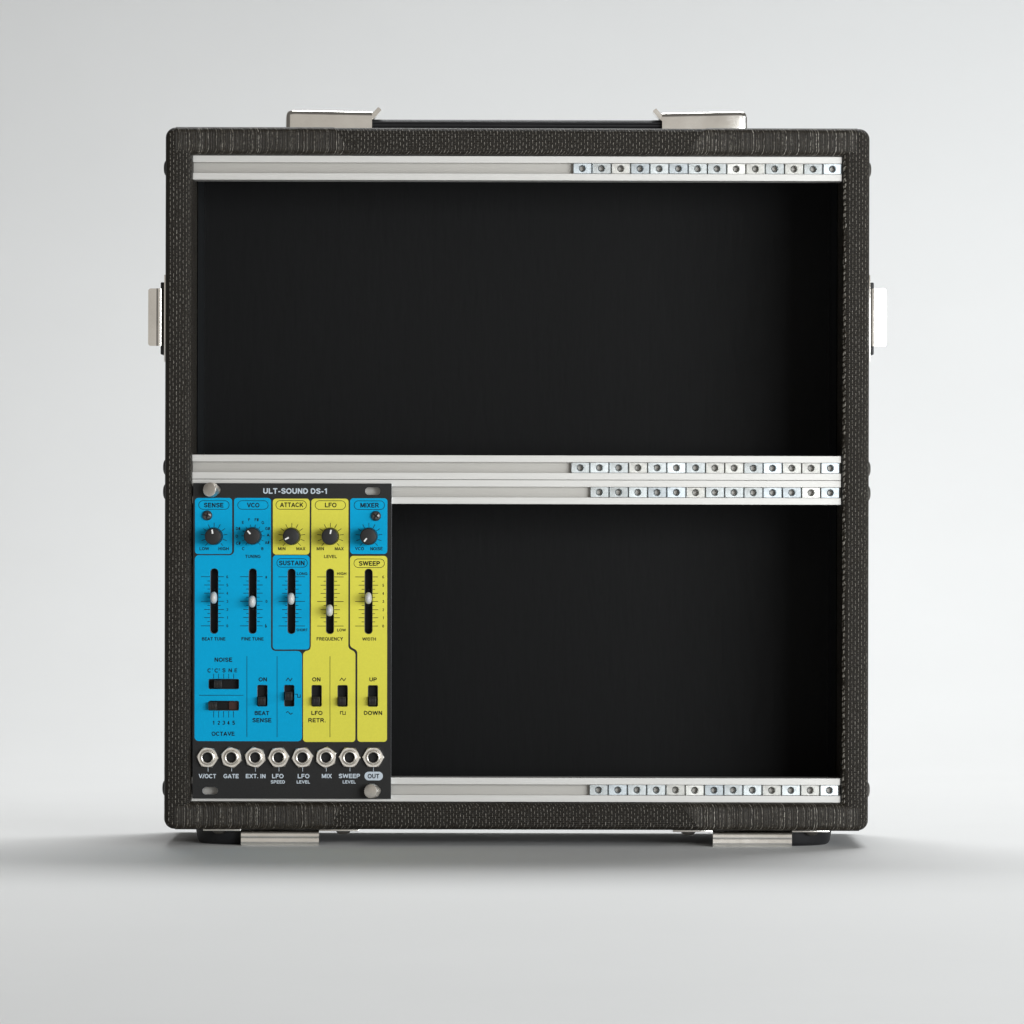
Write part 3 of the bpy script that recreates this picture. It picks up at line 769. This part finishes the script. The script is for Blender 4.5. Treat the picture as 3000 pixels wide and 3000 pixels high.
# ---- slide switches
def switch(q, hor, a0, a1, contact=False):
    (x0, z1), (x1, z0) = QB(q[0], q[1]), QB(q[2], q[3])
    bmx = box_bm(x0-.8, x1+.8, 3.9, 8, z0-.8, z1+.8)
    s = part("slide_switch", bm_mesh(bmx), M['void'], mod)
    if hor:
        (sx0, sz1), (sx1, sz0) = QB(a0, q[1]+10, -1.5), QB(a1, q[3]-8 if q[1] < 500 else q[3]-2, -1.5)
    else:
        (sx0, sz1), (sx1, sz0) = QB(q[0]+5, a0, -1.5), QB(q[0]+72, a1, -1.5)
    b_ = box_bm(sx0, sx1, -.9, 3.8, sz0, sz1, .12, 1)
    nr = 5; pw = (sx1-sx0)/nr
    for k in range(nr):
        xa = sx0+pw*(k+.12); xb = sx0+pw*(k+.62)
        box_bm(xa, xb, -1.75, -.7, sz0+.12, sz1-.12, .1, 1, bm=b_)
    part("switch_slide", bm_mesh(b_, 40), M['switch'], s)
    if contact:
        xa, xb = QB(380, q[1]+8)[0], QB(462, q[1]+8)[0]
        part("contact_board", box(xa, xb, 3.2, 3.85, z0+.15, z1-.15), M['phenolic'], s)
switch(SWH[0], True, 243, 315); switch(SWH[1], True, 190, 268, True)
for q, (a0, a1) in zip(SWV, ((512, 592), (466, 546), (512, 593), (512, 593), (509, 592))): switch(q, False, a0, a1)
# ---- jacks
def hexr(a, r0): 
    a = (a % (math.pi/3))-math.pi/6; return r0*math.cos(math.pi/6)/math.cos(a)
HR = 4.5
def hex_mesh():
    n = 96
    def rf(r, k, a, y): 
        return hexr(a, HR) if r >= 9 else (min(hexr(a, HR)-.03, 4.12) if r == 8 else r)
    bm = bmesh.new(); rings = []
    def ringv(fr):
        return [bm.verts.new(fr(2*math.pi*k/n)) for k in range(n)]
    def mkr(fun_r, fun_y): 
        return ringv(lambda a: (fun_r(a)*math.cos(a), fun_y(a), fun_r(a)*math.sin(a)))
    hx = lambda a: hexr(a, HR)
    rings.append(mkr(hx, lambda a: 0)); rings.append(mkr(hx, lambda a: -1.75+max(0, hx(a)-3.95)*.75))
    rings.append(mkr(lambda a: min(hx(a)-.06, 3.98), lambda a: -1.8))
    for r, y in ((3.2, -1.8), (3.08, -1.7), (3.02, -1.1), (2.8, -1.1)): rings.append(mkr(lambda a, r=r: r, lambda a, y=y: y))
    for i in range(len(rings)-1):
        for k in range(n): bm.faces.new((rings[i][k], rings[i][(k+1) % n], rings[i+1][(k+1) % n], rings[i+1][k]))
    return bm_mesh(bm, 25)
HX = hex_mesh(); HX.materials.append(M['nickel'])
FR = lathe([(2.84, -.9), (2.84, -2.2), (2.82, -2.5), (2.62, -2.68), (2.3, -2.7), (2.08, -2.55), (1.98, -2.2), (1.96, -.5)], 48, cap1=False, smooth=40); FR.materials.append(M['nickel'])
SK = lathe([(1.955, -1.6), (1.9, -.5), (1.9, 5), (.01, 5)], 40, cap1=False, smooth=40); SK.materials.append(M['void'])
ROT = [5, 17, 16, -5, -8, -24, 2, 0]
TIP = box(-.9, .9, 0, .25, -.12, .12, .05, 1); TIP.materials.append(M['dull'])
for x_, ro in zip(JX, ROT):
    x, z = QB(x_, 1072)
    j = part("jack", HX, None, mod, (x, .95, z), rot=(0, R(ro), 0))
    # parts below keep their own upright angle
    f_ = part("jack_sleeve", FR, None, j, (x, .95, z)); part("jack_socket", SK, None, j, (x, .95, z))
    part("jack_contact", TIP, None, j, (x, .95+4.2, z), rot=(0, R(-ro+random.uniform(-6, 6)), 0))
# ---- cross-head screws
SD = lathe([(2.05, 0), (2.1, -.3), (1.95, -.9), (1.55, -1.35), (1.0, -1.55), (.01, -1.6)], 36, cap1=False, smooth=60); SD.materials.append(M['blackscrew'])
def cross():
    w_ = .26; l = 1.3; t = .55
    pts = [(-w_, -l), (w_, -l), (w_*1.3, -w_*1.3), (l, -w_), (l, w_), (w_*1.3, w_*1.3), (w_, l), (-w_, l), (-w_*1.3, w_*1.3), (-l, w_), (-l, -w_), (-w_*1.3, -w_*1.3)]
    return prism(pts, 'y', -1.62, -1.0)
CRm = cross(); CRm.materials.append(M['void'])
for (cx, cy, a) in ((181, 349, 12), (1746, 353, 40)):
    x, z = QA(cx, cy); s = part("cross_head_screw", SD, None, mod, (x, .95, z)); part("cross_recess", CRm, None, s, (x, .95, z), rot=(0, R(a), 0))
# ---- knurled thumb screws, leaning in their slots
def thumb():
    n = 96
    rf = lambda r, k, a, y: r-(.13 if (k % 4) in (0, 1) and r > 2.7 else 0)
    hd = lathe([(1.5, -3.4), (2.7, -3.4), (2.95, -3.6), (2.95, -6.6), (2.8, -6.85), (2.5, -6.9)], n, rf, smooth=25)
    sh = [(1.9, 0), (1.9, -.8), (1.55, -.9)]
    for k in range(6): sh += [(1.62, -.95-k*.4), (1.4, -1.15-k*.4)]
    sh.append((1.5, -3.45))
    shm = lathe(sh, 32, cap1=False, smooth=25)
    return hd, shm
TH, TS = thumb(); TH.materials.append(M['nickel']); TS.materials.append(M['nickel'])
for (bx, by, tilt, tz) in ((634, 1435.5, 22, 1.0), (1103.5, 2317, 20, 1.5)):
    x, z = P(bx, by, 1)
    rt = (R(-tz), 0, -R(tilt))
    s = part("thumb_screw", TS, None, mod, (x, .95, z), rot=rt)
    h = part("knurled_head", TH, None, s, (x, .95, z))
